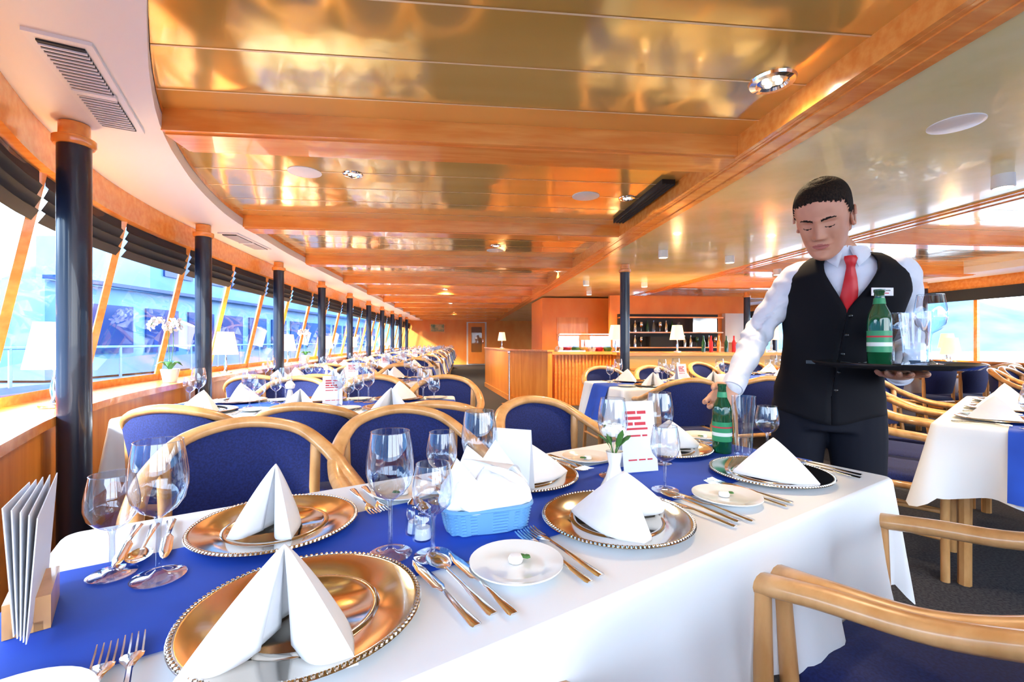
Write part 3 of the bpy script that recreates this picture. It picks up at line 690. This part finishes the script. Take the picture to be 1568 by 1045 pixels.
for k in('shirt','trouser','skin'): body.materials.append(M[k])
for p in body.polygons:
    z=p.center.z
    p.material_index=1 if z<.935 and abs(p.center.x)<.25 else (2 if z>1.450 and abs(p.center.x)<.11 else 0)
ob('body',body,parent=we)
for el,wr in((elR,wrR),(elL,wrL)):
    d=(wr-el).normalized(); mb=MB(); mb.tube([wr-d*.045,wr-d*.01,wr+d*.004],[.040,.0385,.0375],'shirt',24,round_=False); ob('shirt_cuff',mb,parent=we)
# vest
rg=[]; n=56
for i in range(40):
    w=i/39; z=.865+(1.425-.865)*w; cx_,cy_,a,b=tor(z)
    al=.004 if z<1.235 else .004+ (z-1.235)/.19*.62
    ring=[]
    for j in range(n+1):
        an=-PI/2+al+(2*PI-2*al)*j/n
        fr_=max(0,-math.sin(an))
        zz=z-(.035*fr_**6*(1-w)**3)
        cw=.003*math.sin(an*5+z*30)*math.sin(z*22+an*2)*(1 if z<1.2 else .4)
        ring.append((cx_+(a+.011+cw)*math.cos(an),cy_+(b+.011+ .004*fr_+cw)*math.sin(an),zz))
    rg.append(ring)
mb=MB(); mb.loft(rg,'vest',caps=False,closed=False); vo=ob('vest',mb.mesh('vest',60),parent=we)
so=vo.modifiers.new('t','SOLIDIFY'); so.thickness=.006; so.offset=0
def front(xo,z,ex=.016):
    cx_,cy_,a,b=tor(z); return Vector((cx_+xo,cy_-(b+ex)*math.sqrt(max(0,1-(xo/(a+ex))**2)),z))
mb=MB()
for z in(1.215,1.15,1.085,1.02,.955): ball(mb,front(.012,z,.019),.007,'shoe',(1,.5,1))
ob('vest_buttons',mb,parent=we)
for sx in (-1,1):
    mb=MB(); p0=[front(sx*.05+sx*.045*q,1.06,.0195) for q in(-.9,-.3,.3,.9)]; p1=[p-Vector((0,0,.012)) for p in p0]
    mb.loft([p0,p1],'shoe',caps=False,closed=False); ob('vest_pocket',mb,parent=we)
# tie
mb=MB(); rows=[]
for z,hw in((1.415,.016),(1.405,.019),(1.385,.013),(1.375,.0125),(1.34,.018),(1.30,.023),(1.26,.026),(1.225,.024)):
    f=front(0,z,.010 if z<1.39 else .022)
    if z>1.38: f.y-=.008
    rows.append([f+Vector((-hw,.004,0)),f+Vector((-hw*.5,-.003,0)),f+Vector((0,-.006,0)),f+Vector((hw*.5,-.003,0)),f+Vector((hw,.004,0))])
mb.loft(rows,'tie',caps=False,closed=False); ob('necktie',mb,parent=we)
# collar
mb=MB(); nc=Vector((.034,-.138,1.432))
for sx in(-1,1):
    r1=[];r2=[];r3=[]
    for i in range(15):
        u=i/14; an=-PI/2+sx*(.10+u*(PI-.10)); pt=max(0,1-u*3.2)
        r1.append(nc+Vector((.059*math.cos(an),.058*math.sin(an)-.004,.030-.014*(1-u))))
        r2.append(nc+Vector((.064*math.cos(an),.064*math.sin(an)-.006,.032-.014*(1-u))))
        r3.append(nc+Vector((.082*math.cos(an)+sx*.020*pt,.080*math.sin(an)-.012,-.004-.050*pt)))
    mb.loft([r1,r2,r3],'shirt',caps=False,closed=False)
co=ob('shirt_collar',mb.mesh('collar',60),parent=we); so=co.modifiers.new('t','SOLIDIFY'); so.thickness=.003
b1=front(.085,1.29,.030); mb=MB(); mb.box((0,0,0),(.072,.003,.026),'paper'); mb.box((.0,-.002,.004),(.05,.001,.004),'shoe'); mb.box((.0,-.002,-.005),(.04,.001,.003),'red'); bo=ob('name_badge',mb,b1,math.radians(30),parent=we)
# shoes
for sx in(-1,1):
    mb=MB(); mb.loft([[(sx*.115+w*math.cos(a),yy+0,max(0,.045*hh+hh*.045*math.sin(a))) for a in [2*PI*i/14 for i in range(14)]] for yy,w,hh in((.10,.02,.8),(.09,.036,1.1),(.04,.038,1.3),(-.04,.042,1.0),(-.11,.044,.75),(-.16,.034,.6),(-.185,.012,.4))],'shoe'); ob('shoe',mb,parent=we)
# hands
def hand(name,wr,ydir,pal,right,curls,spread=.0,thumb=(.5,.5,.3),sc=1.0):
    y=Vector(ydir).normalized(); p=Vector(pal); p=(p-y*p.dot(y)).normalized(); x=y.cross(p) if right else p.cross(y)
    X=Matrix(((x.x,y.x,-p.x,wr.x),(x.y,y.y,-p.y,wr.y),(x.z,y.z,-p.z,wr.z),(0,0,0,1)))@Matrix.Scale(sc,4)
    mb=MB()
    rr=[]
    for yy,w,h,xo in((-.05,.027,.021,0),(-.02,.027,.020,0),(0,.029,.019,0),(.03,.038,.018,.002),(.06,.042,.016,.0),(.085,.042,.014,0),(.096,.038,.010,0)):
        rr.append([(xo+w*math.cos(a)*abs(math.cos(a))**-.15 if abs(math.cos(a))>.01 else xo,yy,h*math.sin(a)) for a in [2*PI*i/20+.01 for i in range(20)]])
    mb.loft(rr,'skin',X)
    for i in range(4):
        bx=.031-.0205*i; ln=(.074,.083,.077,.060)[i]; c=curls[i]; d=0; q=Vector((bx,.085,0)); P=[q-Vector((0,.02,0)),q.copy()]; rad=[.009,.0095]
        sa=spread*(1.5-i)
        for sgi,(fr_,cc) in enumerate(zip((.45,.31,.24),c)):
            d+=cc; dv=Vector((math.sin(sa)*math.cos(d),math.cos(d)*math.cos(sa),-math.sin(d)))
            P.append(q+dv*ln*fr_*.5); P.append(q+dv*ln*fr_); q=P[-1]; rad+= [(.0088,.0092),(.0080,.0084),(.0074,.0064)][sgi]
        mb.tube(P,rad,'skin',12,X)
    a,b,c=thumb
    q=Vector((.026,.022,-.004)); P=[q]; rad=[.016]; d1=Vector((math.sin(a),math.cos(a),-b)).normalized(); 
    P.append(q+d1*.032); rad.append(.0125); d2=(d1+Vector((-.25,.35,-c))).normalized(); P.append(P[-1]+d2*.017); P.append(P[-1]+d2*.015); rad+=[.0105,.0105]; d3=(d2+Vector((-.35,.2,-c))).normalized(); P.append(P[-1]+d3*.014); P.append(P[-1]+d3*.012); rad+=[.0098,.0075]
    mb.tube(P,rad,'skin',12,X)
    me=remesh(mb,name,.0024,3); me.materials.clear(); me.materials.append(M['skin']); return ob(name,me,parent=we)
RI=WI.to_3x3()
hand('hand_right',wrR,RI@Vector((-.74,-.22,-.60)),RI@Vector((-.35,-1,.1)),True,[(.30,.75,.5),(.35,.8,.5),(.4,.85,.5),(.5,.8,.5)],.03,(.7,.7,.3))
hand('hand_left',wrL,RI@Vector((-.72,-.69,.06)),RI@Vector((0,0,1)),False,[(-.05,.12,.1),(-.03,.12,.1),(-.03,.15,.1),(0,.18,.12)],.13,(1.0,.0,.0))
# head
def g(x,z,x0,z0,sx,sz): return math.exp(-((x-x0)/sx)**2-((z-z0)/sz)**2)
def sst(a,b,x): t=max(0,min(1,(x-a)/(b-a))); return t*t*(3-2*t)
v=[];f=[]; NU,NV=220,180
WZ=[(-.125,.020),(-.118,.034),(-.105,.046),(-.085,.055),(-.06,.061),(-.03,.066),(0,.0705),(.03,.0725),(.06,.0715),(.085,.064),(.105,.050),(.118,.033),(.125,.012)]
FZ=[(-.125,.060),(-.118,.078),(-.105,.086),(-.085,.084),(-.06,.085),(-.03,.085),(0,.085),(.03,.090),(.06,.088),(.085,.076),(.105,.056),(.118,.036),(.125,.010)]
BZ=[(-.125,-.030),(-.105,-.010),(-.085,.030),(-.06,.062),(-.03,.082),(0,.095),(.03,.104),(.06,.103),(.085,.090),(.105,.066),(.118,.040),(.125,.010)]
def sm3(T_,z): return sum(lerpT(T_,z+e) for e in(-.008,-.004,0,.004,.008))/5
for j in range(NV+1):
    ph=PI*j/NV; z=.125*math.cos(ph)
    W_=sm3(WZ,z); F_=sm3(FZ,z); B_=sm3(BZ,z)
    kk=math.sqrt(max(0,1-((abs(z)-.120)/.005)**2))*.98+.02 if abs(z)>.120 else 1
    for i in range(NU):
        th=2*PI*i/NU; sx_=math.sin(th); cx_=math.cos(th)
        X_=math.copysign(abs(sx_)**.86,sx_); 
        x=W_*X_*kk
        if cx_>0: y=-F_*(abs(cx_)**.80)*kk
        else: y=B_*abs(cx_)**.95*kk
        if z<-.12: y=y*kk-.03*(1-kk)
        ax=abs(x)
        if y<-.052: hl=.077-.012*(ax/.05)**2
        elif y<-.018: hl=.064-.056*sst(-.052,-.018,y)
        elif y<.010: hl=.004
        else: hl=-.058
        hl+=.0022*math.sin(i*.9)+.0014*math.sin(i*2.3)
        hd=sst(hl-.002,hl+.008,z)
        hair=z>hl
        d=0
        if cx_>.1:
            fc=sst(.05,.45,cx_)
            if -.047<z<.034:
                w=(.030-z)/.064; prof=.004+.0215*max(0,min(1,w))**1.3
                if z<-.034: prof*=max(0,(z+.047)/.013)
                if z>.022: prof*=max(0,(.034-z)/.012)
                sg=.0075+.0055*max(0,min(1,w)); d+=prof*math.exp(-(x/sg)**2)
            d+=.0085*(g(x,z,.0125,-.036,.0065,.0065)+g(x,z,-.0125,-.036,.0065,.0065))
            d-=.003*(g(x,z,.0065,-.0435,.0035,.0025)+g(x,z,-.0065,-.0435,.0035,.0025))
            for q in(-1,1):
                d-=.0105*g(x,z,q*.029,.005,.015,.012)
                d+=.0070*g(x,z,q*.030,.001,.0125,.0085)
                d-=.0020*g(x,z,q*.030,-.0065,.013,.0014)
                d-=.0022*g(x,z,q*.030,.0085,.014,.0018)
                d+=.0050*g(x,z,q*.027,.023,.018,.007)
                d+=.0045*g(x,z,q*.042,-.022,.016,.016)
                d-=.0025*g(x,z,q*.030,-.048,.006,.012)
            d+=.0060*g(x,z,0,-.0605,.019,.0048)-.0015*g(x,z,0,-.0535,.0035,.005)+.0070*g(x,z,0,-.0715,.015,.0052)-.0045*g(x,z,0,-.0660,.024,.0015)
            d-=.0040*g(x,z,0,-.083,.018,.0055)
            d+=.0075*g(x,z,0,-.103,.018,.012)
            y-=d*fc
        z_=z
        if hd>0:
            L_=math.sqrt(x*x+y*y+z*z); k2=1+hd*(.007+.0010*math.sin(i*2.1)*math.sin(j*1.7))/L_; x*=k2;y*=k2;z_=z*k2
        v.append((x,y,z_,hair))
for j in range(NV):
    for i in range(NU):
        f.append((j*NU+i,j*NU+(i+1)%NU,(j+1)*NU+(i+1)%NU,(j+1)*NU+i))
me=bpy.data.meshes.new('head'); me.from_pydata([a[:3] for a in v],[],f)
for k in('skin','hair','lip'): me.materials.append(M[k])
for p in me.polygons:
    hs=sum(1 for q in p.vertices if v[q][3]); x,y,z=p.center; mi=0
    if hs>=3: mi=1
    elif y<-.04:
        ax=abs(x); u=(ax-.030)/.018
        if abs(u)<1 and abs(z-(.0200+.0045*(1-((ax-.033)/.02)**2)))<.0036*(1-.5*max(0,u)): mi=1
        elif abs(ax-.030)<.0130 and abs(z-(-.0065+.0035*((ax-.030)/.0130)**2))<.0014: mi=1
        elif (x/.023)**2+((z+.066)/.0088)**2<1: mi=2
    p.material_index=mi
bm=bmesh.new(); bm.from_mesh(me); bmesh.ops.remove_doubles(bm,verts=bm.verts,dist=.00005); bmesh.ops.recalc_face_normals(bm,faces=bm.faces); bm.to_mesh(me); bm.free()
me.polygons.foreach_set('use_smooth',[True]*len(me.polygons))
ho=ob('head',me,parent=we); HM=Matrix.Translation(hc)@Matrix.Rotation(math.radians(-18),4,'Z')@Matrix.Rotation(math.radians(30),4,'X')@Matrix.Scale(1.03,4)
ho.matrix_local=HM; sm=ho.modifiers.new('s','SMOOTH'); sm.iterations=2; sm.factor=.4
for sx in(-1,1):
    mb=MB(); pts=[]
    for i in range(13):
        a=-PI*.55+i*PI*1.5/12; pts.append((sx*(.006+.006*math.sin(a*.5+1)),.014*math.cos(a)*1.0,.028*math.sin(a)))
    mb.tube(pts,[.0038]*13,'skin',8); ball(mb,(0,-.002,0),.016,'skin',(.35,.75,1.5)); ball(mb,(sx*.002,-.004,-.024),.008,'skin',(.6,1,1.1))
    e=ob('ear',mb,parent=we); e.matrix_local=HM@Matrix.Translation((sx*.0715,.008,-.008))@Matrix.Rotation(sx*.35,4,'Z')@Matrix.Rotation(-.15,4,'X')
# tray and contents
tc=Vector((1.165,1.40,1.05))
mb=MB(); mb.lathe([(0,0),(.19,0),(.205,.012),(.207,.014),(.203,.016),(.188,.005),(0,.005)],'tray',64); ob('serving_tray',mb,tc)
ob('beer_bottle',BT,(1.125,1.40,1.056)); ob('beer_glass',BG,(1.20,1.36,1.056),sc=(1.1,1.1,.8)); ob('wine_glass',GB,(1.30,1.42,1.056)); ob('wine_glass',GS,(1.225,1.47,1.056))
# ---------------------------------------------------------------- light, world, camera
w=bpy.data.worlds.new('World'); S.world=w; w.use_nodes=True; N=w.node_tree.nodes; L=w.node_tree.links
bg=N['Background']; tc_=N.new('ShaderNodeTexCoord'); sx=N.new('ShaderNodeSeparateXYZ'); rp=N.new('ShaderNodeValToRGB')
L.new(tc_.outputs['Generated'],sx.inputs[0]); L.new(sx.outputs['Z'],rp.inputs[0]); L.new(rp.outputs[0],bg.inputs['Color'])
rp.color_ramp.elements[0].color=(.83,.92,1,1); rp.color_ramp.elements[1].color=(.48,.70,1,1); rp.color_ramp.elements[1].position=.7
bg.inputs['Strength'].default_value=5.4
sl=bpy.data.lights.new('sun','SUN'); sl.energy=9.0; sl.angle=math.radians(8); sl.color=(1,.95,.88)
so=bpy.data.objects.new('sun',sl); S.collection.objects.link(so); so.rotation_euler=Vector((.70,.55,-.50)).to_track_quat('-Z','Y').to_euler()
c=bpy.data.cameras.new('camera'); c.lens=16.07; c.sensor_width=36; c.clip_start=.02; c.clip_end=2000
co=bpy.data.objects.new('camera',c); S.collection.objects.link(co); co.location=(0,0,H); co.rotation_euler=(PI/2,0,0); S.camera=co
S.view_settings.view_transform='Standard'; S.view_settings.exposure=1.0
